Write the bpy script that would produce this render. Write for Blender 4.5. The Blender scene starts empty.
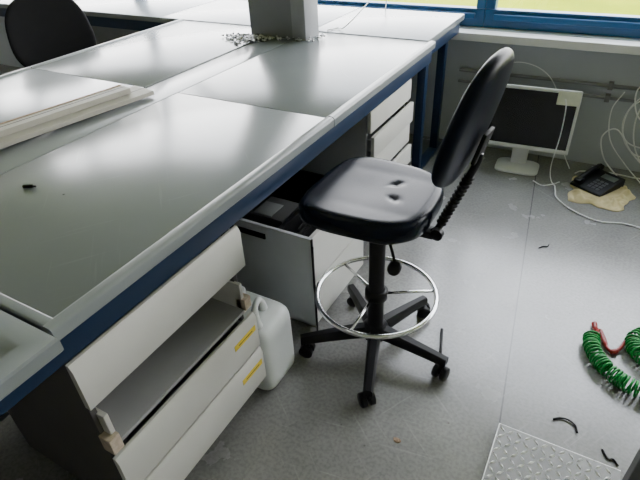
import bpy, bmesh, math, random
from mathutils import Vector, Matrix
from mathutils import noise as mnoise
random.seed(4)
D = bpy.data
COL = bpy.context.scene.collection

# ---------------------------------------------------------------- materials
def mat(name, c1, c2=None, rough=0.5, r2=None, metal=0.0, scale=8.0, bump=0.0, bscale=None, spec=0.5, coat=0.0, detail=6, lo=.35, hi=.65, bdist=.01):
    m = D.materials.new(name); m.use_nodes = True
    nt = m.node_tree; N = nt.nodes; L = nt.links
    b = N['Principled BSDF']
    b.inputs['Metallic'].default_value = metal
    b.inputs['Specular IOR Level'].default_value = spec
    b.inputs['Coat Weight'].default_value = coat
    b.inputs['Roughness'].default_value = rough
    c2 = c2 or tuple(x*0.88 for x in c1)
    tc = N.new('ShaderNodeTexCoord')
    no = N.new('ShaderNodeTexNoise'); no.inputs['Scale'].default_value = scale; no.inputs['Detail'].default_value = detail
    L.new(tc.outputs['Object'], no.inputs['Vector'])
    r = N.new('ShaderNodeValToRGB')
    r.color_ramp.elements[0].position = lo; r.color_ramp.elements[1].position = hi
    r.color_ramp.elements[0].color = (*c2, 1); r.color_ramp.elements[1].color = (*c1, 1)
    L.new(no.outputs['Fac'], r.inputs['Fac']); L.new(r.outputs['Color'], b.inputs['Base Color'])
    if r2 is not None:
        mr = N.new('ShaderNodeMapRange'); mr.inputs['From Min'].default_value=.3; mr.inputs['From Max'].default_value=.7
        mr.inputs['To Min'].default_value = rough; mr.inputs['To Max'].default_value = r2
        n2 = N.new('ShaderNodeTexNoise'); n2.inputs['Scale'].default_value = scale*1.7; n2.inputs['Detail'].default_value = 8
        L.new(tc.outputs['Object'], n2.inputs['Vector'])
        L.new(n2.outputs['Fac'], mr.inputs['Value']); L.new(mr.outputs['Result'], b.inputs['Roughness'])
    if bump:
        bn = N.new('ShaderNodeTexNoise'); bn.inputs['Scale'].default_value = bscale or scale*6; bn.inputs['Detail'].default_value = 4
        L.new(tc.outputs['Object'], bn.inputs['Vector'])
        bp = N.new('ShaderNodeBump'); bp.inputs['Strength'].default_value = bump; bp.inputs['Distance'].default_value = bdist
        L.new(bn.outputs['Fac'], bp.inputs['Height']); L.new(bp.outputs['Normal'], b.inputs['Normal'])
    return m

def streaks(m, rots, thresh=(.64,.74), amount=.25, col=(.42,.44,.44), stretch=34):
    """adds faint straight smears and scratches over a material's base colour"""
    nt=m.node_tree; N=nt.nodes; L=nt.links; b=N['Principled BSDF']
    prev=b.inputs['Base Color'].links[0].from_socket
    tc=N.new('ShaderNodeTexCoord')
    for k,rot in enumerate(rots):
        mp=N.new('ShaderNodeMapping'); mp.inputs['Rotation'].default_value=(0,0,rot); mp.inputs['Location'].default_value=(k*3.1,k,0); L.new(tc.outputs['Object'],mp.inputs['Vector'])
        mp2=N.new('ShaderNodeMapping'); mp2.inputs['Scale'].default_value=(stretch,1.3,1); L.new(mp.outputs[0],mp2.inputs['Vector'])
        sn=N.new('ShaderNodeTexNoise'); sn.inputs['Scale'].default_value=2.2; sn.inputs['Detail'].default_value=4; L.new(mp2.outputs[0],sn.inputs['Vector'])
        r=N.new('ShaderNodeValToRGB'); r.color_ramp.elements[0].position=thresh[0]; r.color_ramp.elements[1].position=thresh[1]
        r.color_ramp.elements[0].color=(0,0,0,1); r.color_ramp.elements[1].color=(amount,)*3+(1,)
        L.new(sn.outputs['Fac'],r.inputs['Fac'])
        mx=N.new('ShaderNodeMix'); mx.data_type='RGBA'; L.new(r.outputs['Color'],mx.inputs[0]); L.new(prev,mx.inputs[6]); mx.inputs[7].default_value=(*col,1)
        prev=mx.outputs[2]
    L.new(prev,b.inputs['Base Color'])

M_TOP   = mat('grey_worktop', (.215,.236,.240), (.185,.204,.207), rough=.25, metal=.05, scale=2.2, spec=.50, lo=.25, hi=.75, detail=12)
streaks(M_TOP,(.6,-.8),amount=.12)
M_EDGE  = mat('grey_worktop_lip', (.225,.245,.248), (.20,.22,.222), rough=.30, scale=3, spec=.45)
M_BLUE  = mat('blue_paint', (.003,.018,.052), rough=.42, scale=6, spec=.35)
M_BLUEW = mat('blue_window_frame', (.012,.10,.26), rough=.35, scale=6)
M_FRONT = mat('offwhite_laminate', (.60,.595,.55), (.55,.545,.505), rough=.4, scale=4)
M_BODY  = mat('grey_laminate', (.20,.21,.21), (.17,.18,.18), rough=.5, scale=5)
M_TRAY  = mat('tray_grey', (.34,.34,.34), (.30,.30,.305), rough=.5, scale=5)
M_DARKB = mat('dark_grey_laminate', (.07,.072,.072), rough=.55, scale=5)
M_WOOD  = mat('pale_chipboard', (.56,.47,.36), (.42,.34,.25), rough=.8, scale=60)
M_VINYL = mat('black_vinyl', (.0025,.0055,.013), (.002,.004,.0095), rough=.26, scale=10, spec=.17)
M_PLAS  = mat('black_plastic', (.006,.006,.007), rough=.42, scale=10, spec=.25)
M_RUB   = mat('black_rubber', (.006,.006,.006), rough=.6, scale=10, spec=.2)
M_CHROME= mat('chrome', (.80,.81,.82), rough=.18, metal=1.0, scale=5)
M_STEEL = mat('dull_steel', (.66,.66,.67), (.38,.38,.39), rough=.35, metal=.5, scale=40)
M_COND  = mat('conduit_grey', (.24,.24,.245), rough=.4, metal=.2, scale=20)
M_WHITE = mat('white_plastic', (.74,.75,.73), rough=.4, scale=5)
M_CABLE = mat('white_cable', (.82,.82,.80), rough=.5, scale=5)
M_HDPE  = mat('translucent_white_plastic', (.72,.75,.73), (.64,.67,.65), rough=.35, scale=5)
M_YEL   = mat('yellow_label', (.80,.60,.04), rough=.5, scale=40)
M_PAPER = mat('pale_paper', (.78,.80,.66), rough=.8, scale=20)
M_CLOTH = mat('cream_cloth', (.64,.54,.30), (.54,.45,.24), rough=.9, scale=14, bump=.2, bscale=60)
M_GREEN = mat('green_hose', (.008,.29,.05), (.006,.23,.04), rough=.38, scale=10, spec=.4)
M_RED   = mat('red_hose', (.28,.010,.006), rough=.35, scale=10)
M_SCREEN= mat('dark_screen', (.006,.007,.009), rough=.25, scale=4, spec=.35)
M_COL   = mat('column_grey', (.22,.225,.235), (.20,.205,.215), rough=.45, scale=4)
M_COLL  = mat('column_light', (.30,.305,.315), rough=.4)
M_TRIM  = mat('white_board', (.43,.415,.36), (.39,.375,.32), rough=.55, scale=6, spec=.3)
M_WALL  = mat('wall_paint', (.44,.465,.475), (.40,.425,.435), rough=.7, scale=3)
M_WALLD = mat('wall_white', (.50,.50,.49), (.47,.47,.46), rough=.8, scale=3)
M_SILL  = mat('sill_white', (.88,.88,.86), rough=.35, scale=3)
M_CEIL  = mat('ceiling_white', (.62,.62,.60), rough=.9, scale=2)
M_KEY   = mat('phone_keys', (.07,.07,.08), rough=.5, scale=10)
M_BROWN = mat('brown_debris', (.36,.25,.17), rough=.8, scale=30)
M_GRASS = mat('grass_field', (.25,.29,.004), (.19,.235,.003), rough=.95, scale=.6, spec=.02)

def floor_mat():
    m = D.materials.new('linoleum_floor'); m.use_nodes = True
    nt=m.node_tree; N=nt.nodes; L=nt.links; b=N['Principled BSDF']
    tc=N.new('ShaderNodeTexCoord')
    def noise(s,d=8,dist=0):
        n=N.new('ShaderNodeTexNoise'); n.inputs['Scale'].default_value=s; n.inputs['Detail'].default_value=d; n.inputs['Distortion'].default_value=dist
        L.new(tc.outputs['Object'],n.inputs['Vector']); return n
    def ramp(src,p0,c0,p1,c1):
        r=N.new('ShaderNodeValToRGB'); r.color_ramp.elements[0].position=p0; r.color_ramp.elements[1].position=p1
        r.color_ramp.elements[0].color=(*c0,1); r.color_ramp.elements[1].color=(*c1,1); L.new(src,r.inputs['Fac']); return r
    def mul(a,b_,f=1.0):
        x=N.new('ShaderNodeMix'); x.data_type='RGBA'; x.blend_type='MULTIPLY'; x.inputs[0].default_value=f
        L.new(a,x.inputs[6]); L.new(b_,x.inputs[7]); return x.outputs[2]
    base=ramp(noise(3.5,9,.3).outputs['Fac'],.28,(.192,.190,.180),.72,(.258,.255,.242))
    fine=ramp(noise(80,5).outputs['Fac'],.38,(.80,.80,.80),.58,(1,1,1))
    c=mul(base.outputs['Color'],fine.outputs['Color'])
    vo=N.new('ShaderNodeTexVoronoi'); vo.inputs['Scale'].default_value=8; L.new(tc.outputs['Object'],vo.inputs['Vector'])
    sp=ramp(vo.outputs['Distance'],.02,(1.0,1.0,1.0),.04,(0,0,0))
    mx=N.new('ShaderNodeMix'); mx.data_type='RGBA'; L.new(sp.outputs['Color'],mx.inputs[0]); L.new(c,mx.inputs[6]); mx.inputs[7].default_value=(.12,.115,.105,1)
    prev=mx.outputs[2]
    sx=N.new('ShaderNodeSeparateXYZ'); L.new(tc.outputs['Object'],sx.inputs[0])
    def math_(op,a,b2):
        q=N.new('ShaderNodeMath'); q.operation=op
        for i,v in enumerate((a,b2)):
            if v is None: continue
            if isinstance(v,(int,float)): q.inputs[i].default_value=v
            else: L.new(v,q.inputs[i])
        return q.outputs[0]
    yy=math_('MULTIPLY',sx.outputs['Y'],.114)
    s=math_('ADD',sx.outputs['X'],yy); s=math_('SUBTRACT',s,-.177+2.48*.114); s=math_('ABSOLUTE',s,None); s=math_('LESS_THAN',s,.0028)
    mx2=N.new('ShaderNodeMix'); mx2.data_type='RGBA'; L.new(s,mx2.inputs[0]); L.new(prev,mx2.inputs[6]); mx2.inputs[7].default_value=(.06,.06,.06,1)
    L.new(mx2.outputs[2],b.inputs['Base Color'])
    rr=N.new('ShaderNodeMapRange'); rr.inputs['From Min'].default_value=.3; rr.inputs['From Max'].default_value=.7; rr.inputs['To Min'].default_value=.23; rr.inputs['To Max'].default_value=.28
    L.new(noise(5,8).outputs['Fac'],rr.inputs['Value']); L.new(rr.outputs['Result'],b.inputs['Roughness'])
    b.inputs['Specular IOR Level'].default_value=1.0
    bp=N.new('ShaderNodeBump'); bp.inputs['Strength'].default_value=.06; bp.inputs['Distance'].default_value=.003
    L.new(noise(25,3).outputs['Fac'],bp.inputs['Height']); L.new(bp.outputs['Normal'],b.inputs['Normal'])
    return m
M_FLOOR=floor_mat()
streaks(M_FLOOR,(.5,-.9,1.4),amount=.25,col=(.42,.42,.40))

def glass_mat():
    m=D.materials.new('window_glass'); m.use_nodes=True; nt=m.node_tree; N=nt.nodes; L=nt.links
    N.remove(N['Principled BSDF']); o=N['Material Output']
    t=N.new('ShaderNodeBsdfTransparent'); g=N.new('ShaderNodeBsdfGlossy'); g.inputs['Roughness'].default_value=.02
    mx=N.new('ShaderNodeMixShader'); mx.inputs[0].default_value=.05
    L.new(t.outputs[0],mx.inputs[1]); L.new(g.outputs[0],mx.inputs[2]); L.new(mx.outputs[0],o.inputs[0]); return m
M_GLASS=glass_mat()

# ---------------------------------------------------------------- geometry builder
def catmull(pts, n=8):
    P=[Vector(p) for p in pts]
    if len(P)<3: return P
    out=[]; Q=[P[0]*2-P[1]]+P+[P[-1]*2-P[-2]]
    for i in range(1,len(Q)-2):
        a,b,c,d=Q[i-1],Q[i],Q[i+1],Q[i+2]
        for k in range(n):
            t=k/n
            out.append(.5*((2*b)+(c-a)*t+(2*a-5*b+4*c-d)*t*t+(3*b-a-3*c+d)*t**3))
    out.append(P[-1]); return out

class G:
    def __init__(s): s.bm=bmesh.new(); s.mi=0; s.mats=[]
    def use(s,m):
        if m not in s.mats: s.mats.append(m)
        s.mi=s.mats.index(m); return s
    def _fin(s,before):
        for f in s.bm.faces:
            if f not in before: f.material_index=s.mi
    def box(s,x0,x1,y0,y1,z0,z1,bev=.003,rot=None,seg=2):
        before=set(s.bm.faces)
        r=bmesh.ops.create_cube(s.bm,size=1); vs=r['verts']
        for v in vs:
            v.co=Vector(((x0+x1)/2+v.co.x*(x1-x0),(y0+y1)/2+v.co.y*(y1-y0),(z0+z1)/2+v.co.z*(z1-z0)))
        if bev>0:
            es=list({e for v in vs for e in v.link_edges})
            bmesh.ops.bevel(s.bm,geom=es,offset=min(bev,.45*min(x1-x0,y1-y0,z1-z0)),segments=seg,affect='EDGES',profile=.5)
        if rot is not None:
            nv={v for f in s.bm.faces if f not in before for v in f.verts}
            for v in nv: v.co=rot@v.co
        s._fin(before); return s
    def tube(s,pts,r,seg=8,smooth=0,caps=True,closed=False):
        before=set(s.bm.faces)
        P=[Vector(p) for p in pts]
        if smooth: 
            P=catmull(P,smooth)
        n=len(P); R=r if callable(r) else (lambda t:r)
        tang=[]
        for i in range(n):
            if closed: t=P[(i+1)%n]-P[i-1]
            else: t=P[min(i+1,n-1)]-P[max(i-1,0)]
            tang.append(t.normalized() if t.length>1e-9 else Vector((0,0,1)))
        u=tang[0].orthogonal().normalized(); rings=[]
        for i in range(n):
            t=tang[i]; u=(u-t*u.dot(t)); u=u.normalized() if u.length>1e-6 else t.orthogonal().normalized()
            w=t.cross(u); rr=R(i/(n-1))
            rings.append([s.bm.verts.new(P[i]+(u*math.cos(a)+w*math.sin(a))*rr) for a in [2*math.pi*k/seg for k in range(seg)]])
        for i in range(n if closed else n-1):
            A=rings[i]; B=rings[(i+1)%n]
            for k in range(seg):
                s.bm.faces.new((A[k],A[(k+1)%seg],B[(k+1)%seg],B[k]))
        if caps and not closed:
            s.bm.faces.new(rings[0][::-1]); s.bm.faces.new(rings[-1])
        s._fin(before); return s
    def cyl(s,p0,p1,r,seg=24,r1=None):
        r1=r if r1 is None else r1
        return s.tube([p0,p1],lambda t:r+(r1-r)*t,seg)
    def lathe(s,prof,c=(0,0,0),seg=32,rot=None):
        before=set(s.bm.faces); rings=[]
        for (r,z) in prof:
            ring=[]
            for k in range(seg):
                a=2*math.pi*k/seg; v=Vector((r*math.cos(a),r*math.sin(a),z))
                if rot is not None: v=rot@v
                ring.append(s.bm.verts.new(v+Vector(c)))
            rings.append(ring)
        for i in range(len(rings)-1):
            A,B=rings[i],rings[i+1]
            for k in range(seg): s.bm.faces.new((A[k],A[(k+1)%seg],B[(k+1)%seg],B[k]))
        s.bm.faces.new(rings[0][::-1]); s.bm.faces.new(rings[-1])
        s._fin(before); return s
    def prism(s,poly,axis,a0,a1):
        before=set(s.bm.faces)
        def P(p,a): return {'Y':(p[0],a,p[1]),'X':(a,p[0],p[1]),'Z':(p[0],p[1],a)}[axis]
        A=[s.bm.verts.new(P(p,a0)) for p in poly]; B=[s.bm.verts.new(P(p,a1)) for p in poly]
        n=len(poly)
        for i in range(n): s.bm.faces.new((A[i],A[(i+1)%n],B[(i+1)%n],B[i]))
        s.bm.faces.new(A[::-1]); s.bm.faces.new(B)
        s._fin(before); return s
    def cushion(s,w,d,prof,fn=None,n=3.2,seg=56,c=(0,0,0),rot=None,taper=0):
        before=set(s.bm.faces); rings=[]
        for (k,z) in prof:
            ring=[]
            for i in range(seg):
                a=2*math.pi*i/seg; ca,sa=math.cos(a),math.sin(a)
                x=math.copysign(abs(ca)**(2/n),ca)*w/2*k; y=math.copysign(abs(sa)**(2/n),sa)*d/2*k
                y*=1+taper*x/(w/2)
                v=Vector((x,y,z))
                if fn: v=fn(v,k)
                if rot is not None: v=rot@v
                ring.append(s.bm.verts.new(v+Vector(c)))
            rings.append(ring)
        for i in range(len(rings)-1):
            A,B=rings[i],rings[i+1]
            for k in range(seg): s.bm.faces.new((A[k],A[(k+1)%seg],B[(k+1)%seg],B[k]))
        s.bm.faces.new(rings[0][::-1]); s.bm.faces.new(rings[-1])
        s._fin(before); return s
    def obj(s,name,m=None,parent=None,smooth=False,world=True,center=True,label=None,cat=None,kind=None,group=None):
        bmesh.ops.recalc_face_normals(s.bm,faces=list(s.bm.faces))
        c=Vector((0,0,0))
        if center:
            vs=[v.co for v in s.bm.verts]
            c=Vector([(min(v[i] for v in vs)+max(v[i] for v in vs))/2 for i in range(3)])
            if parent is None: c.z=min(v.z for v in vs)
            for v in s.bm.verts: v.co-=c
        me=D.meshes.new(name); s.bm.to_mesh(me); s.bm.free()
        if m is not None: me.materials.append(m)
        else:
            for q in s.mats: me.materials.append(q)
        if smooth:
            for p in me.polygons: p.use_smooth=True
            if smooth is not True:
                try: me.set_sharp_from_angle(angle=math.radians(smooth))
                except Exception: pass
        o=D.objects.new(name,me); COL.objects.link(o)
        if parent is not None:
            o.parent=parent
            o.location=c-(Vector(parent.get('_w',(0,0,0))) if world else Vector((0,0,0)))
            o['_w']=tuple(c)
        else:
            o.location=c; o['_w']=tuple(c)
        if label: o['label']=label
        if cat: o['category']=cat
        if kind: o['kind']=kind
        if group: o['group']=group
        return o

def thing(name,label,cat,loc,rz=0,rx=0,ry=0,group=None,kind=None):
    e=D.objects.new(name,None); COL.objects.link(e); e.empty_display_size=.1
    e.location=loc; e.rotation_euler=(rx,ry,rz); e['_w']=tuple(loc)
    e['label']=label; e['category']=cat
    if group: e['group']=group
    if kind: e['kind']=kind
    return e

# ---------------------------------------------------------------- room shell
WY=3.5
def S(g,name,m,center=True): return g.obj(name,m,kind='structure',center=center)
S(G().box(-7,3.2,-4,WY+.2,-.1,0,0),'floor',M_FLOOR,center=False)
S(G().box(-7,3.2,-4,WY+.2,3.0,3.1,0),'ceiling',M_CEIL)
S(G().box(-7.15,-7,-4,WY+.2,0,3.0,0),'wall_left',M_WALLD)
S(G().box(3.2,3.35,-4,WY+.2,0,3.0,0),'wall_right',M_WALLD)
S(G().box(-7,3.2,-4.15,-4,0,3.0,0),'wall_rear',M_WALLD)
g=G(); g.box(-7,3.2,WY,WY+.2,0,.79,0); g.box(-7,3.2,WY,WY+.2,2.65,3.0,0)
S(g,'wall_window',M_WALL)
S(G().box(-7,3.2,WY-.10,WY+.04,.735,.785,.006),'trim_1',M_SILL)
xs=[-7,-5.6,-3.9,-2.3,-.80,.85,2.2,3.2]
for i in range(len(xs)-1):
    a,b=xs[i],xs[i+1]
    g=G()
    g.box(a,b,WY+.05,WY+.12,.785,.90,.006); g.box(a,b,WY+.05,WY+.12,2.55,2.65,.006)
    g.box(a,a+.06,WY+.05,WY+.12,.90,2.55,.006); g.box(b-.06,b,WY+.05,WY+.12,.90,2.55,.006)
    g.box(a+.06,b-.06,WY+.03,WY+.07,.84,.875,.004)
    w=S(g,'window_%d'%(i+1),M_BLUEW)
    p=G().box(a+.06,b-.06,WY+.08,WY+.088,.90,2.55,0).obj('glass_pane',M_GLASS,parent=w)
g=G().box(-60,60,WY+.6,90,-.9,-.8,0)
o=g.obj('lawn',M_GRASS,label='pale green grass field outside the window',cat='lawn')

for k,(z,r) in enumerate(((.53,.012),(.455,.010))):
    g=G().use(M_COND); g.cyl((-.9,WY-.03,z),(3.1,WY-.03,z),r,12)
    for x in (-.62,.02,.45,1.5,2.5): g.box(x-.014,x+.014,WY-.046,WY-.001,z-.022,z+.022,.002)
    g.obj('conduit_pipe',None,smooth=40,label='thin grey metal conduit clipped along the wall below the window sill',cat='pipe',group='conduits below the window')

# ---------------------------------------------------------------- worktops
ZT=.90; XE=-.842; XI=-1.600; YS=.352; ZS=ZT-.006
def lip(xe,s,w=.036):
    pts=[(xe-s*w,ZT-.030),(xe-s*.004,ZT-.038),(xe,ZT-.034),(xe,ZT-.011)]
    for k in range(1,8):
        a=math.pi/2*k/7; pts.append((xe-s*.012*(1-math.cos(a)),ZT-.011+.011*math.sin(a)))
    pts.append((xe-s*(w-.012),ZT))
    for k in range(1,7):
        t=k/6; pts.append((xe-s*(w-.012+.012*t),ZT-.0062*(3*t*t-2*t**3)))
    return pts
def slab(g,xe,xi,s,a,b):
    g.use(M_EDGE).prism(lip(xe,s),'Y',a,b)
    x0,x1=sorted((xi,xe-s*.0355)); g.use(M_TOP).box(x0,x1,a,b,ZT-.035,ZS,.0008)
lab='grey lab worktop panel with a raised rounded front lip'
for (a,b) in [(YS,1.5550),(1.5600,2.700)]:
    g=G(); slab(g,XE,XI,1,a,b)
    if a==YS: g.use(M_EDGE).box(XI,XE-.020,YS,YS+.028,ZT-.03,ZT-.001,.005,seg=4)
    g.obj('worktop_panel',None,smooth=35,label=lab,cat='worktop',group='grey worktop panels')
for (a,b) in [(-1.2,.350),(.3535,1.5550),(1.5600,2.700)]:
    g=G(); slab(g,-2.62,-1.799,-1,a,b)
    g.obj('worktop_panel',None,smooth=35,label='grey lab worktop panel on the far side of the island bench',cat='worktop',group='grey worktop panels')
G().box(-1.788,-1.612,-1.2,2.700,ZT-.035,ZS-.003,.002).obj('service_strip',M_TOP,smooth=35,label='narrow grey strip running between the two bench halves',cat='worktop')
XT=-.885
xr=[(-1.600,XT),(-2.80,-1.604),(-4.0,-2.804),(-5.2,-4.004),(-6.4,-5.204)]
for i,(a,b) in enumerate(xr):
    g=G().box(a,b,2.7045,3.39,ZT-.038,ZT-.002,.005)
    g.obj('worktop_panel',M_TOP,smooth=35,label='grey worktop panel of the bench along the window wall',cat='worktop',group='grey worktop panels')
g=G(); x0,x1,y0,y1=-1.60,-.812,-.85,YS-.006
bm=g.bm; z0,z1=ZT-.038,ZT+.002
def ringv(ix,z): return [bm.verts.new(p) for p in ((x0+ix,y0+ix,z),(x1-ix,y0+ix,z),(x1-ix,y1-ix,z),(x0+ix,y1-ix,z))]
rs=[ringv(.003,z0),ringv(0,z0+.004),ringv(0,z1-.008),ringv(.003,z1-.002),ringv(.010,z1),ringv(.046,z1),ringv(.054,z1-.002),ringv(.066,z1-.009),ringv(.078,z1-.011)]
bm.faces.new(rs[0][::-1]); bm.faces.new(rs[-1])
for i in range(len(rs)-1):
    for k in range(4): bm.faces.new((rs[i][k],rs[i][(k+1)%4],rs[i+1][(k+1)%4],rs[i+1][k]))
g.obj('sink_top',M_EDGE,smooth=25,label='grey recessed drainer top with raised rim at the bench end',cat='worktop')

f=thing('laboratory_bench','dark blue steel bench carrying the grey worktops','bench',(-1.6,1.0,0))
def part(x0,x1,y0,y1,z0,z1,name,m=M_BLUE,bev=.003,par=f):
    return G().box(x0,x1,y0,y1,z0,z1,bev).obj(name,m,parent=par,smooth=35)
part(XE-.058,XE-.018,-1.1,2.71,.788,.859,'rail')
part(XT-.055,XT-.018,2.715,3.36,.788,.859,'rail')
part(-2.60,-2.565,-1.1,2.69,.788,.859,'rail')
part(-6.3,-2.56,2.72,2.755,.788,.859,'rail')
part(-1.00,-.95,3.26,3.31,.03,.787,'leg'); part(-1.00,-.95,2.90,2.95,.03,.787,'leg')
part(-1.005,-.945,2.80,3.38,.0,.03,'foot')
part(-2.59,-2.545,2.66,2.705,0,.787,'leg'); part(-4.4,-4.355,2.72,2.765,0,.787,'leg')
part(-1.66,-1.62,-1.0,2.60,.05,.787,'back_panel',M_BODY)
part(-5.5,-1.2,3.30,3.33,.05,.787,'back_panel',M_BODY)

# ---------------------------------------------------------------- cabinets
def drawer_front(x,y0,y1,z0,z1,par,name='drawer',flat=False):
    g=G().use(M_FRONT)
    if flat: g.box(x-.018,x,y0,y1,z0,z1,.002)
    else:
        p=[(x-.018,z0),(x-.001,z0),(x,z0+.002),(x,z1-.018),(x-.006,z1-.004),(x-.009,z1),(x-.018,z1)]
        g.prism(p,'Y',y0,y1)
    g.use(M_BODY); g.box(x-.42,x-.0185,y0+.03,y0+.042,z0+.02,z1-.03,.001); g.box(x-.42,x-.0185,y1-.042,y1-.03,z0+.02,z1-.03,.001)
    g.box(x-.42,x-.0185,y0+.03,y1-.03,z0+.015,z0+.02,.001); g.box(x-.43,x-.42,y0+.03,y1-.03,z0+.015,z1-.03,.001)
    return g.obj(name,None,parent=par,smooth=35)
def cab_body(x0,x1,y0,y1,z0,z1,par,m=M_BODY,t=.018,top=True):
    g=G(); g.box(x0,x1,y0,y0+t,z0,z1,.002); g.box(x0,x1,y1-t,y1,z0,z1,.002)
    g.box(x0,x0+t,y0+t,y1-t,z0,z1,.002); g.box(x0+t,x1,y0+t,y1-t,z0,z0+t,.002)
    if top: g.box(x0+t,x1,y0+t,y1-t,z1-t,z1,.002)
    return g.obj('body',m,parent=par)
y0,y1=.357,.960; xf=-.850
c=thing('drawer_cabinet','off-white drawer cabinet under the bench with one drawer front missing','cabinet',(-1.1,.655,0))
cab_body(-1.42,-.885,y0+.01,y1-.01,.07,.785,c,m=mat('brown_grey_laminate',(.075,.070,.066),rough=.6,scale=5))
drawer_front(xf,y0,y1,.632,.778,c)
d3=drawer_front(xf+.008,y0,y1,.280,.432,c); d4=drawer_front(xf+.014,y0,y1,.116,.268,c)
for d,z in ((d3,.352),(d4,.188)):
    x=xf+(.008 if d is d3 else .014)
    G().use(M_YEL).box(x,x+.0012,y1-.125,y1-.012,z+.012,z+.036,0).use(M_PLAS).box(x+.0012,x+.0016,y1-.105,y1-.03,z+.022,z+.025,0).obj('sticker',None,parent=d,label='yellow warning label strip')
g=G().use(M_TRAY); zb=.458
g.box(-1.30,xf-.005,y0+.035,y1-.035,zb,zb+.012,.001)
g.box(-1.30,-1.288,y0+.035,y1-.035,zb,zb+.12,.001)
g.use(M_FRONT); g.box(-1.30,xf-.01,y0+.022,y0+.036,zb-.01,zb+.115,.002); g.box(-1.30,xf-.01,y1-.036,y1-.022,zb-.01,zb+.115,.002)
g.use(M_WOOD); g.box(xf-.038,xf+.002,y0+.004,y0+.036,zb-.012,zb+.045,.002); g.box(xf-.038,xf+.002,y1-.036,y1-.004,zb+.01,zb+.055,.002)
g.obj('drawer',None,parent=c,label='pulled drawer without its front, grey base and raw chipboard corner blocks')
G().box(-1.38,-.92,y0+.03,y1-.03,0,.07,.002).obj('plinth',M_DARKB,parent=c)
y0,y1=1.945,2.44
c=thing('drawer_cabinet','off-white drawer cabinet with slightly uneven fronts and grey side','cabinet',(-1.1,2.19,0))
cab_body(-1.42,-.895,y0+.005,y1-.005,.07,.785,c,m=mat('mid_grey_laminate',(.26,.27,.27),rough=.5,scale=5))
for k in range(6):
    z1=.778-k*.118; drawer_front(-.868+(.0,.018,.004,.020,.0,.0)[k],y0,y1,z1-.102,z1,c,flat=True)
G().box(-1.38,-.92,y0+.03,y1-.03,0,.07,.002).obj('plinth',M_DARKB,parent=c)
y0,y1=1.345,1.83; xf=-.845
c=thing('pedestal_cabinet','low light grey pedestal with open top under the bench','cabinet',(-1.1,1.59,0))
g=G(); t=.016
g.box(-1.36,xf,y0,y0+t,.02,.485,.002); g.box(-1.36,xf-.02,y1-t,y1,.02,.485,.002); g.box(-1.36,-1.36+t,y0+t,y1-t,.02,.485,.002); g.box(-1.36+t,xf-.02,y0+t,y1-t,.0,.036,.002)
g.obj('body',mat('light_grey_laminate',(.58,.61,.62),rough=.45,scale=4),parent=c)
G().box(xf-.018,xf-.002,y0+t,y1,.03,.25,.002).obj('drawer',M_FRONT,parent=c)
G().box(xf-.018,xf-.002,y0+t,y1,.256,.485,.002).obj('drawer',M_FRONT,parent=c)
G().box(xf-.001,xf+.006,y0-.003,y0+.008,.03,.486,.002).obj('corner_strip',M_PLAS,parent=c)
g=G().use(M_PLAS); g.box(-1.33,xf-.03,y0+t+.004,y1-t-.004,.37,.38,.001); g.box(-1.33,xf-.03,y0+t+.004,y0+t+.014,.38,.47,.001); g.box(-1.33,xf-.03,y1-t-.016,y1-t-.004,.38,.50,.001)
g.box(-1.02,-1.0,y0+t+.01,y1-t-.01,.38,.47,.001); g.box(xf-.05,xf-.03,y0+t,y1-t,.38,.47,.002)
g.obj('tray',None,parent=c)
G().box(-1.24,-1.06,y0-.006,y0+.002,.425,.45,.002).obj('handle',M_PLAS,parent=c,label='black recessed grip')
g=G().use(M_DARKB); g.box(-1.20,-1.04,1.44,1.60,.381,.46,.006); g.use(M_BODY).box(-1.19,-1.10,1.45,1.55,.46,.463,.001)
g.obj('equipment_box',None,smooth=35,label='small dark grey box lying inside the open pedestal',cat='box')
g=G().use(M_RUB); g.tube([(-.935+.040*math.cos(a*.8)*(1+.2*math.sin(a)),1.52+.10*math.sin(a*.8),.386+.002*a) for a in [k*.35 for k in range(60)]],.005,7)
g.obj('black_cable',None,smooth=True,label='coiled black cable lying inside the open pedestal',cat='cable')
g=G().use(M_PLAS); g.tube([(-.828,1.328,.47),(-.829,1.326,.3),(-.828,1.327,.12),(-.828,1.315,.008),(-.85,1.27,.006)],.004,8,smooth=6)
g.obj('black_cable',None,smooth=True,label='thin black cable hanging down the pedestal corner',cat='cable')

# ---------------------------------------------------------------- jerrycan
c=thing('jerrycan','white translucent plastic jerrycan standing beside the drawer cabinet','canister',(-.962,1.066,0))
g=G()
prof=[(.86,.0),(.94,.003),(.982,.012),(1,.034),(1,.10),(.997,.20),(.992,.250),(.975,.275),(.94,.293),(.88,.304),(.75,.312),(.45,.318),(.05,.319)]
g.cushion(.265,.205,prof,n=6,seg=80)
g.obj('body',M_HDPE,parent=c,smooth=True,world=False)
G().lathe([(.026,.30),(.026,.325),(.032,.325),(.032,.350),(.028,.354),(.005,.354)],c=(-.07,.03,0)).obj('cap',M_HDPE,parent=c,smooth=40,world=False)
G().tube([(.080,-.055,.298),(.083,-.066,.340),(.078,-.060,.378),(.068,-.038,.392),(.056,-.005,.382),(.050,.015,.345),(.046,.025,.305)],lambda t:.015+.004*math.cos(6.28*t),12,smooth=6).obj('handle',M_HDPE,parent=c,smooth=True,world=False)

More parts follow.
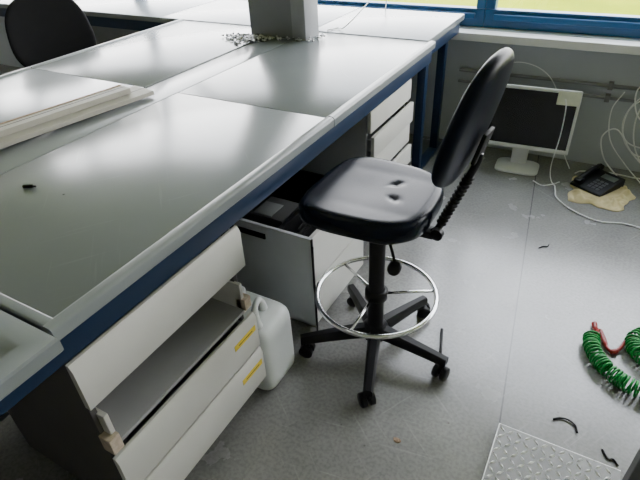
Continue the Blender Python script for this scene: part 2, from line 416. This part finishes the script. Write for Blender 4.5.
# ---------------------------------------------------------------- drafting chair
CH=(-.578,1.368,0)
ch=thing('drafting_chair','black vinyl drafting chair with chrome foot ring on five castors','chair',CH)
def P(g,name,m=None,par=ch,sm=True,lab=None): return g.obj(name,m,parent=par,smooth=sm,world=False,label=lab)
prof=[(.80,-.040),(.93,-.037),(.985,-.027),(1.0,-.010),(1.0,.010),(.990,.021),(.970,.030),(.94,.036),(.90,.039)]+[(k,.039+.005*(1-(k/.90)**2)) for k in (.84,.77,.7,.63,.56,.49,.42,.35,.28,.21,.14,.07,.02)]
def seatfn(v,k):
    if v.z>.0:
        for (dx,dy,a,s) in ((.06,.060,.008,.015),(.09,-.035,.008,.015),(-.03,0,.007,.12)):
            q=((v.x-dx)**2+(v.y-dy)**2)/(s*s); v.z-=a*math.exp(-q)
    v.z-=.014*max(0,(-v.x-.13)/.1)**2
    v.z+=.008*max(0,(abs(v.y)-.12)/.1)
    return v
P(G().cushion(.44,.44,prof,fn=seatfn,n=3.3,seg=96,c=(-.022,0,.718),taper=-.07),'seat',M_VINYL)
P(G().cushion(.37,.36,[(.6,-.02),(.9,-.016),(1,0),(1,.012),(.9,.02)],n=3.3,c=(-.015,0,.673)),'seat_pan',M_PLAS)
g=G(); g.box(-.09,.12,-.06,.06,.615,.662,.008); P(g,'mechanism',M_PLAS,sm=35)
g=G(); g.tube([(.05,-.05,.63),(.09,-.10,.615),(.12,-.135,.585)],.0055,8,smooth=4); g.cushion(.045,.055,[(.6,-.008),(1,-.003),(1,.005),(.6,.010)],n=2.2,c=(.125,-.15,.575),rot=Matrix.Rotation(math.radians(25),3,'X')); P(g,'lever',M_PLAS)
g=G(); g.lathe([(.040,.085),(.044,.10),(.040,.14),(.032,.16),(.030,.30),(.034,.305),(.034,.33),(.030,.335),(.030,.60),(.026,.62)]); P(g,'column',M_PLAS,sm=40)
g=G().use(M_CHROME); R=.228
g.tube([(R*math.cos(a),R*math.sin(a),.30) for a in [2*math.pi*k/72 for k in range(72)]],.0095,12,closed=True)
g.use(M_PLAS); g.lathe([(.034,.28),(.044,.285),(.044,.32),(.034,.325)])
g.use(M_CHROME)
for a in (30,150,270):
    a=math.radians(a); g.tube([(.04*math.cos(a),.04*math.sin(a),.302),(R*math.cos(a),R*math.sin(a),.30)],.006,8)
P(g,'foot_ring',None,lab='chrome foot ring')
def rbox(g,a,r0,r1,w0,w1,z0a,z0b,h0,h1):
    ca,sa=math.cos(a),math.sin(a); T=lambda r,s,z:Vector((r*ca-s*sa,r*sa+s*ca,z))
    n=6; rings=[]
    for i in range(n+1):
        t=i/n; r=r0+(r1-r0)*t; w=w0+(w1-w0)*t; z=z0a+(z0b-z0a)*(t**1.3); h=h0+(h1-h0)*t
        rings.append([g.bm.verts.new(T(r,s*w,z+q*h)) for s,q in ((-.5,-.5),(.5,-.5),(.5,.2),(.3,.5),(-.3,.5),(-.5,.2))])
    for i in range(n):
        for k in range(6): g.bm.faces.new((rings[i][k],rings[i][(k+1)%6],rings[i+1][(k+1)%6],rings[i+1][k]))
    g.bm.faces.new(rings[0]); g.bm.faces.new(rings[-1][::-1])
g=G(); g.lathe([(.03,.075),(.05,.08),(.058,.10),(.052,.13),(.036,.150)])
angs=[math.radians(a) for a in (213,289,357,69,135)]
for a in angs: rbox(g,a,.03,.306,.052,.036,.114,.086,.050,.032)
P(g,'base',M_PLAS,sm=40)
for i,a in enumerate(angs):
    ca,sa=math.cos(a),math.sin(a); cx,cy=.292*ca,.292*sa
    g=G().use(M_PLAS); g.cyl((cx,cy,.045),(cx,cy,.078),.009,12)
    b=(a+1.2+.9*i) if i!=4 else math.pi/2; ax=Vector((math.cos(b),math.sin(b),0)); fw=Vector((-ax.y,ax.x,0))*.010
    if i==4: fw=Vector((.01,0,0))
    rw=.026 if i==4 else .029
    C=Vector((cx,cy,rw))+fw
    for s in (-1,1):
        g.use(M_PLAS); g.tube([C+ax*s*.006,C+ax*s*.008,C+ax*s*.025,C+ax*s*.028],lambda t:rw if .2<t<.9 else rw-.004,20)
    g.cyl(C-ax*.012,C+ax*.012,.012,12)
    g.box(C.x-.010,C.x+.010,C.y-.010,C.y+.010,.030,.055,.004)
    P(g,'castor',None,sm=40)
g=G(); g.tube([(.08,0,.645),(.17,0,.640),(.200,0,.650),(.222,0,.69),(.298,0,.90),(.308,0,.95)],.012,12,smooth=6)
g.box(.10,.205,-.026,.026,.628,.654,.006)
P(g,'back_support',M_PLAS)
g=G(); n=12
A=Vector((.221,0,.69)); B=Vector((.288,0,.87)); pts=[]
for k in range(n*4+1):
    pts.append(A.lerp(B,k/(n*4)))
g.tube(pts,lambda t:.0145+.003*math.cos(t*n*2*math.pi),16); P(g,'bellows',M_RUB)
g=G(); g.lathe([(.010,0),(.020,.005),(.020,.025),(.012,.03)],c=(.22,-.02,.665),rot=Matrix.Rotation(math.radians(90),3,'X')); P(g,'knob',M_PLAS,sm=40)
tilt=math.radians(14)
rotb=Matrix.Rotation(math.radians(-5),3,'Z')@Matrix.Rotation(tilt,3,'Y')@Matrix(((0,0,-1),(0,1,0),(1,0,0)))
prof=[(.3,-.014),(.6,-.014),(.85,-.013),(.93,-.010),(.97,-.005),(.992,.001),(1,.009),(.990,.017),(.965,.023),(.93,.026)]+[(k,.026+.006*(1-(k/.93)**2)) for k in (.86,.78,.7,.6,.5,.4,.3,.2,.1,.02)]
def backfn(v,k):
    v.z+=.6*v.y*v.y + .25*(v.x)**2; return v
BC=(.297,.004,1.036)
M_VIN2=mat('black_vinyl_back',(.0028,.0055,.013),(.002,.004,.010),rough=.38,scale=10,spec=.13)
P(G().cushion(.40,.355,prof,fn=backfn,n=2.5,seg=72,c=BC,rot=rotb,taper=-.06),'backrest',M_VIN2)
P(G().box(-.05,.05,-.035,.035,-.022,-.010,.003,rot=Matrix.Translation(Vector(BC)+Vector((0,0,-.06)))@rotb.to_4x4()),'mounting_plate',M_RUB)

c2=thing('office_chair','black fabric office chair on the far side of the bench','chair',(-2.95,2.02,0),rz=math.radians(158))
fab=mat('black_fabric',(.008,.008,.009),rough=.85,scale=20,spec=.2)
P(G().cushion(.44,.48,[(.8,-.04),(.98,-.03),(1,0),(.98,.03),(.85,.045),(.5,.05),(.1,.05)],n=3,c=(0,0,.50)),'seat',fab,par=c2)
P(G().cushion(.46,.50,prof,fn=backfn,n=2.7,c=(.26,0,.90),rot=Matrix.Rotation(math.radians(10),3,'Y')@Matrix(((0,0,-1),(0,1,0),(1,0,0))),taper=-.10),'backrest',fab,par=c2)
g=G(); g.tube([(.0,0,.44),(.2,0,.43),(.27,0,.5),(.29,0,.75)],.018,10,smooth=6); P(g,'back_support',M_PLAS,par=c2)
g=G(); g.cyl((0,0,.08),(0,0,.46),.028); P(g,'column',M_PLAS,par=c2)
g=G(); g.lathe([(.03,.06),(.05,.07),(.05,.11),(.03,.13)])
for k in range(5): rbox(g,k*2*math.pi/5,.03,.30,.05,.03,.10,.075,.035,.02)
P(g,'base',M_PLAS,par=c2,sm=40)
for k in range(5):
    a=k*2*math.pi/5; x,y=.28*math.cos(a),.28*math.sin(a)
    P(G().cyl((x-.02,y,.026),(x+.02,y,.026),.026).cyl((x,y,.03),(x,y,.07),.008),'castor',M_PLAS,par=c2,sm=40)

# ---------------------------------------------------------------- monitor
mo=thing('computer_monitor','white flat computer monitor with dark screen standing on the floor','monitor',(-.39,3.25,0),rz=math.radians(3))
def Pm(g,name,m=None,lab=None,sm=35,par=mo): return g.obj(name,m,parent=par,smooth=sm,world=False,label=lab)
Pm(G().cushion(.27,.20,[(.9,0),(1,.004),(1,.014),(.9,.022),(.3,.026)],n=5),'base',M_WHITE)
Pm(G().box(-.05,.05,.02,.06,.02,.30,.01),'stand_neck',M_WHITE)
Rm=Matrix.Translation((0,0,.345))@Matrix.Rotation(math.radians(-12),4,'X')
W,Hh=.280,.190
g=G(); g.box(-W,W,-.02,.02,-Hh,Hh,.008,rot=Rm); g.box(-.2,.2,.018,.05,-.13,.13,.01,rot=Rm)
g.box(-W,W,-.026,-.018,Hh-.018,Hh,.003,rot=Rm); g.box(-W,W,-.026,-.018,-Hh,-Hh+.026,.003,rot=Rm); g.box(-W,-W+.016,-.026,-.018,-Hh,Hh,.003,rot=Rm); g.box(W-.016,W,-.026,-.018,-Hh,Hh,.003,rot=Rm)
Pm(g,'housing',M_WHITE)
Pm(G().box(-W+.015,W-.015,-.0225,-.0195,-Hh+.024,Hh-.017,0,rot=Rm),'screen',M_SCREEN)
Pm(G().box(W-.13,W-.004,-.0285,-.0265,Hh-.085,Hh-.006,0,rot=Rm),'paper_note',M_PAPER,lab='pale yellow paper note on the corner')

# ---------------------------------------------------------------- phone on cloth
nx,ny=70,64
g=G(); vs=[]
for j in range(ny):
    row=[]
    for i in range(nx):
        u=i/(nx-1)*2-1; v=j/(ny-1)*2-1
        k=1+.10*math.sin(5*math.atan2(v,u)+1)+.04*math.sin(11*math.atan2(v,u))
        x=.170*u*k*(1-.14*abs(v)); y=.185*v*k*(1-.14*abs(u))
        edge=max(0,1-max(abs(u),abs(v)))
        nz=.5+.9*mnoise.noise(Vector((u*3.0+3,v*3.0,.3)))+.5*mnoise.noise(Vector((u*7,v*7+5,.9)))
        X,Y=.122+x,3.115+y
        d=math.hypot(X-.09,Y-3.175)
        hgt=.032*min(1,max(0,(d-.125)/.04))
        z=.004+min(1,edge*4)*(.006+hgt*max(0,nz))
        row.append(g.bm.verts.new((X,Y,z)))
    vs.append(row)
for j in range(ny-1):
    for i in range(nx-1): g.bm.faces.new((vs[j][i],vs[j][i+1],vs[j+1][i+1],vs[j+1][i]))
ex=bmesh.ops.extrude_face_region(g.bm,geom=list(g.bm.faces))
for e in ex['geom']:
    if isinstance(e,bmesh.types.BMVert): e.co.z=max(.0,e.co.z-.004)
g.obj('cloth_bag',M_CLOTH,smooth=True,label='crumpled cream cloth bag lying flat under the telephone',cat='cloth')
ph=thing('desk_telephone','black desk telephone lying on a crumpled cloth','telephone',(.095,3.185,.0110),rz=math.radians(-30))
g=G(); g.prism([(-.115,0),(.115,0),(.115,.048),(.105,.054),(-.105,.020),(-.115,.013)],'X',-.10,.10); Pm(g,'body',M_PLAS,par=ph)
sl=math.atan2(.034,.21)
Rk=Matrix.Translation((0,0,.0375))@Matrix.Rotation(sl,4,'X')
g=G()
for i in range(3):
    for j in range(4): g.box(-.008+i*.028,.012+i*.028,-.092+j*.026,-.075+j*.026,.0,.004,.001,rot=Rk)
Pm(g,'keypad',M_KEY,par=ph)
Pm(G().box(-.01,.08,.035,.080,0,.003,.001,rot=Rk),'display',mat('display_grey',(.12,.14,.12),rough=.3),par=ph)
g=G(); g.tube([Rk@Vector(p) for p in ((-.064,-.105,.026),(-.064,-.05,.034),(-.064,.05,.034),(-.064,.105,.026))],.014,12,smooth=5)
g.box(-.087,-.041,-.118,-.066,.004,.033,.010,rot=Rk); g.box(-.087,-.041,.066,.118,.004,.033,.010,rot=Rk)
Pm(g,'handset',M_PLAS,par=ph)

# ---------------------------------------------------------------- cables
def cable(name,pts,r,m,label,cat='cable',group=None,sm=8):
    return G().tube(pts,r,7,smooth=sm).obj(name,m,smooth=True,label=label,cat=cat,group=group)
cable('white_cable',[(-.26,3.10,.006),(-.20,3.06,.006),(-.14,3.10,.006),(-.12,3.04,.006),(-.10,2.95,.006),(-.03,2.86,.006),(.06,2.80,.006),(.15,2.77,.006),(.26,2.80,.006),(.36,2.79,.006),(.6,2.72,.006)],.004,M_CABLE,'white cable trailing across the floor from the monitor')
cable('white_cable',[(-.66,3.42,.45),(-.64,3.42,.58),(-.52,3.42,.63),(-.38,3.42,.60),(-.28,3.43,.50),(-.20,3.44,.3),(-.14,3.40,.10),(-.08,3.36,.006)],.003,M_CABLE,'thin white cable arching from the wall conduit down to the floor')
cable('white_cable',[(-.19,3.17,.52),(-.175,3.155,.46),(-.17,3.15,.3),(-.18,3.14,.1),(-.15,3.12,.006),(-.11,3.15,.006)],.003,M_CABLE,'thin white cable hanging over the monitor corner')
g=G()
g.tube([(.52,3.45,.52),(.42,3.44,.60),(.28,3.43,.58),(.17,3.43,.46),(.14,3.43,.33),(.19,3.42,.22),(.30,3.42,.20),(.36,3.42,.30),(.33,3.42,.44),(.24,3.42,.50),(.15,3.41,.42),(.16,3.41,.26),(.26,3.40,.15),(.40,3.41,.18),(.50,3.41,.30),(.62,3.42,.40)],.0042,7,smooth=10)
g.tube([(.60,3.40,.30),(.46,3.40,.34),(.33,3.40,.48),(.25,3.395,.60),(.16,3.39,.55),(.20,3.39,.40),(.34,3.39,.30),(.44,3.39,.16),(.36,3.39,.08),(.24,3.39,.16),(.12,3.385,.30),(.05,3.38,.24),(.10,3.38,.10),(.20,3.36,.008)],.0042,7,smooth=10)
g.tube([(.50,3.42,.62),(.38,3.41,.64),(.25,3.41,.55),(.20,3.41,.38),(.24,3.40,.20),(.35,3.38,.06),(.46,3.34,.008),(.60,3.25,.006)],.0042,7,smooth=10)
g.tube([(.60,3.44,.25),(.50,3.42,.12),(.40,3.40,.02),(.30,3.39,.006),(.16,3.40,.006),(.0,3.36,.006),(-.04,3.31,.006)],.0042,7,smooth=10)
g.tube([(.10,3.42,.52),(.06,3.41,.40),(.10,3.41,.22),(.22,3.40,.08),(.34,3.30,.007),(.40,3.12,.007),(.50,3.0,.006)],.0035,7,smooth=10)
g.obj('cable_coil',M_CABLE,smooth=True,label='loose coil of white cable hanging from the wall conduit',cat='cable')
cable('bench_cable',[(-1.50,2.72,.903),(-1.46,2.78,.905),(-1.40,2.73,.92),(-1.34,2.78,.98),(-1.33,2.95,1.04),(-1.38,3.2,1.10),(-1.42,3.40,.95),(-1.45,3.395,.79)],.003,M_CABLE,'thin white cable curling over the worktop beside the column')

# ---------------------------------------------------------------- things on the bench
c=thing('service_column','grey metal service column standing on the middle of the bench','column',(-1.7,2.56,ZS))
G().box(-1.885,-1.515,2.50,2.64,ZS,2.98,.004).obj('column_body',M_COL,parent=c,smooth=35)
G().box(-1.60,-1.512,2.497,2.643,ZS,2.97,.003).obj('side_profile',M_COLL,parent=c,smooth=35)
g=G().use(M_STEEL)
for k in range(300):
    x=random.gauss(-1.85,.065); y=2.475-abs(random.gauss(0,.060))
    if k>262: x=random.uniform(-1.72,-1.52); y=random.uniform(2.45,2.485)
    if k>282: x=random.uniform(-1.50,-1.45); y=random.uniform(2.47,2.62)
    a=random.uniform(0,6.28); l=random.uniform(.002,.006); z=ZT+.001+abs(random.gauss(0,.004))
    g.use(M_STEEL if k%5 else M_DARKB)
    if k%3==0:
        g.box(x-.007,x+.007,y-.006,y+.006,z-.003,z+.003,.002,rot=None)
    else:
        g.cyl((x-l*math.cos(a),y-l*math.sin(a),z),(x+l*math.cos(a),y+l*math.sin(a),z+random.uniform(0,.002)),.0034,6)
        g.cyl((x+l*math.cos(a),y+l*math.sin(a),z),(x+(l+.003)*math.cos(a),y+(l+.003)*math.sin(a),z),.0055,8)
g.obj('screw_pile',None,smooth=40,label='scattered pile of small metal screws and fittings around the column',cat='screws',kind='stuff')
def board(w,L_,x1,y1,z0,h,rz,label,brown=False):
    g=G().use(M_TRIM); R=Matrix.Translation((x1,y1,z0))@Matrix.Rotation(rz,4,'Z')
    g.box(-w,0,-L_,0,0,h,.001,rot=R)
    g.use(M_DARKB); g.box(-w*.5-.003,-w*.5+.003,-L_+.001,-.001,h-.001,h+.0004,0,rot=R)
    if brown: g.use(M_BROWN).box(-w+.001,-w+.012,-L_,-.001,h-.0005,h+.002,.0008,rot=R)
    g.obj('trim_board',None,label=label,cat='board',group='off-white trim boards on the bench')
board(.138,1.3,-1.664,1.485,ZT+.0012,.016,math.radians(-9.5),'long flat off-white trim board lying on the bench')
board(.075,1.3,-1.732,1.425,ZT+.0180,.022,math.radians(-9.5),'narrower off-white trim board stacked on top of another board',True)

def chip(name,x,y,z,m,s,label,cat):
    g=G(); n=9; top=g.bm.verts.new((x,y,z+s*.35)); ring=[]
    for k in range(n):
        a=2*math.pi*k/n; r=s*(.6+.5*random.random()); ring.append((g.bm.verts.new((x+r*math.cos(a),y+r*.7*math.sin(a),z+.001)),g.bm.verts.new((x+r*.8*math.cos(a),y+r*.55*math.sin(a),z+s*.2*random.random()+.002))))
    for k in range(n):
        A,B=ring[k],ring[(k+1)%n]; g.bm.faces.new((A[0],B[0],B[1],A[1])); g.bm.faces.new((A[1],B[1],top))
    g.bm.faces.new([r[0] for r in ring][::-1])
    g.obj(name,m,label=label,cat=cat)
g=G().use(M_PLAS); zz=ZS+.005; g.cyl((-1.45,.715,zz),(-1.425,.730,zz),.005,8); g.cyl((-1.428,.728,zz),(-1.415,.732,zz),.003,8); g.obj('plastic_plug',None,label='small black plastic plug lying on the worktop',cat='debris')
chip('crumb',-1.30,.74,ZS,M_DARKB,.005,'tiny dark crumb on the worktop','debris')
chip('paper_scrap',-.333,1.009,0,M_BROWN,.018,'small pale brown scrap of paper on the floor','debris')
cable('wire_offcut',[(.128,1.338,.005),(.15,1.355,.005),(.175,1.358,.006),(.20,1.345,.005),(.209,1.318,.005)],.0035,M_PLAS,'short bent piece of black wire on the floor','wire')
cable('wire_offcut',[(-.10,2.38,.003),(-.085,2.40,.004),(-.065,2.41,.003),(-.06,2.43,.004)],.003,M_PLAS,'tiny curled dark wire on the floor','wire')
cable('wire_offcut',[(.29,1.29,.004),(.31,1.262,.004),(.325,1.268,.004),(.34,1.25,.004)],.0035,M_PLAS,'dark wire bit beside the tread plate','wire')
g=G(); g.cyl((-.361,1.590,.006),(-.325,1.462,.006),.006,10); g.cyl((-.325,1.462,.006),(-.321,1.448,.006),.006,10,r1=.001); g.obj('pen',M_PLAS,smooth=40,label='dark pen lying on the floor next to the chair castor',cat='pen')

# ---------------------------------------------------------------- coiled hose
def coil(path,R,r,turns,name,m,par,wob=.0):
    C=catmull(path,40); n=len(C); L=[0]
    for i in range(1,n): L.append(L[-1]+(C[i]-C[i-1]).length)
    pts=[]; N=turns*16
    for k in range(N+1):
        f=k/N; f=f+wob*math.sin(f*turns*.9)/turns
        s=max(0,min(L[-1],L[-1]*f)); i=max(j for j in range(n) if L[j]<=s+1e-9); i=min(i,n-2)
        t=(s-L[i])/max(1e-9,L[i+1]-L[i]); c=C[i].lerp(C[i+1],t); T=(C[i+1]-C[i]).normalized()
        side=Vector((-T.y,T.x,0)).normalized(); a=2*math.pi*k/16; RR=R*(1+.05*math.sin(k/16*1.7))
        pts.append(c+side*RR*math.cos(a)+Vector((0,0,R*math.sin(a)))+T*.002*math.sin(k/16*2.3))
    return G().tube(pts,r,8).obj(name,m,parent=par,smooth=True,world=True)
h=thing('coiled_air_hose','bright green coiled air hose with red end lying on the floor','hose',(.28,1.70,0))
z=.0335
coil([(.200,1.800,z),(.207,1.735,z),(.240,1.672,z),(.292,1.62,z),(.365,1.585,z),(.46,1.575,z)],.028,.0046,28,'hose_coil',M_GREEN,h,.4)
coil([(.44,1.93,z),(.385,1.90,z),(.352,1.85,z),(.364,1.785,z),(.42,1.73,z),(.46,1.71,z)],.028,.0046,21,'hose_coil',M_GREEN,h,.4)
G().tube([(.205,1.905,.012),(.212,1.870,.014),(.222,1.840,.030),(.210,1.805,.050)],lambda t:.0115 if t<.6 else .008,10,smooth=6).obj('hose_end',M_RED,parent=h,smooth=True,label='red straight hose end')
G().tube([(.228,1.870,.010),(.245,1.830,.010),(.262,1.785,.010),(.285,1.765,.012),(.308,1.793,.014),(.325,1.835,.024),(.345,1.865,.045)],lambda t:.0115 if (t<.3 or .45<t<.6) else .0075,10,smooth=6).obj('hose_end',M_RED,parent=h,smooth=True,label='red straight hose end')

# ---------------------------------------------------------------- tread plate
tp=thing('tread_plate','aluminium diamond tread plate step on the floor','metal plate',(.16,.98,0))
px0,px1,py0,py1=-.036,.345,.72,1.222; zt=.022
M_ALU=mat('tread_aluminium',(.25,.25,.245),(.20,.20,.195),rough=.38,metal=.3,scale=25)
M_ALU2=mat('pale_aluminium',(.97,.97,.96),(.88,.88,.87),rough=.28,metal=.2,scale=25)  # paler metal for the raised lozenges and two plate edges
M_RIM=mat('plate_edge',(.10,.10,.10),rough=.5,metal=.2)
g=G().use(M_RIM); g.box(px0,px1,py0,py1,0,zt-.003,.001); g.use(M_ALU); g.box(px0,px1,py0,py1,zt-.003,zt,.001)
g.use(M_ALU2)
g.box(px0,px1,py1-.003,py1+.0005,zt-.004,zt+.0008,.0005); g.box(px0-.0005,px0+.003,py0,py1,zt-.004,zt+.0008,.0005)
before=set(g.bm.faces)
p=.0275
i=0; y=py0+.015
while y<py1-.012:
    j=0; x=px0+.016
    while x<px1-.012:
        a=math.radians(45 if (i+j)%2==0 else -45); ca,sa=math.cos(a),math.sin(a)
        T=lambda u,v,w:(x+u*ca-v*sa,y+u*sa+v*ca,zt+w)
        q=[g.bm.verts.new(T(*k)) for k in ((-.0142,0,0),(0,-.0050,0),(.0142,0,0),(0,.0050,0),(-.007,0,.0042),(.007,0,.0042))]
        for fc in ((0,1,4),(1,5,4),(1,2,5),(2,3,5),(3,4,5),(3,0,4)): g.bm.faces.new([q[k] for k in fc])
        x+=p; j+=1
    y+=p; i+=1
g._fin(before)
g.obj('plate',None,parent=tp)
g=G(); g.box(.352,.40,1.15,1.20,0,1.0,.004); g.box(.352,.40,.5,1.15,.0,.05,.004); g.obj('metal_post',M_DARKB,label='dark grey metal post standing at the edge of the tread plate',cat='post')

# ---------------------------------------------------------------- unseen ceiling lamps added as soft fill light
for (x,y) in ((-1.6,-.6),(1.6,-.2),(-4.4,.2)):
    l=thing('ceiling_fill_lamp','long white ceiling fitting added out of view for fill light','lamp',(x,y,2.93))
    G().box(x-.16,x+.16,y-.75,y+.75,2.935,2.998,.01).obj('housing',M_WHITE,parent=l)
    ld=D.lights.new('ceiling_fill_light','AREA'); ld.shape='RECTANGLE'; ld.size=.28; ld.size_y=1.4; ld.energy=4; ld.color=(1,.98,.95)
    lo=D.objects.new('fill_light',ld); COL.objects.link(lo); lo.parent=l; lo.location=(0,0,-.01)

# ---------------------------------------------------------------- world
w=D.worlds.new('overcast_sky'); bpy.context.scene.world=w; w.use_nodes=True
nt=w.node_tree; bg=nt.nodes['Background']
tc=nt.nodes.new('ShaderNodeTexCoord'); sx=nt.nodes.new('ShaderNodeSeparateXYZ'); rp=nt.nodes.new('ShaderNodeValToRGB')
nt.links.new(tc.outputs['Generated'],sx.inputs[0]); nt.links.new(sx.outputs['Z'],rp.inputs['Fac'])
rp.color_ramp.elements[0].color=(1,.99,.98,1); rp.color_ramp.elements[1].color=(.42,.47,.56,1)
nt.links.new(rp.outputs['Color'],bg.inputs['Color']); bg.inputs['Strength'].default_value=17.0
sun=D.lights.new('sun','SUN'); sun.energy=1.5; sun.angle=math.radians(20)
so=D.objects.new('sun',sun); COL.objects.link(so); so.rotation_euler=(math.radians(-50),0,math.radians(200))

# ---------------------------------------------------------------- camera
cam=D.cameras.new('camera'); cam.sensor_width=36; cam.lens=506/640*36; cam.clip_start=.05
co=D.objects.new('camera',cam); COL.objects.link(co)
R=Matrix(((.873,-.2487,.4195),(.4858,.5205,-.7023),(-.0437,.8169,.5752)))
co.matrix_world=Matrix.Translation((0,0,1.6))@R.to_4x4()
bpy.context.scene.camera=co
for o in D.objects:
    if '_w' in o: del o['_w']
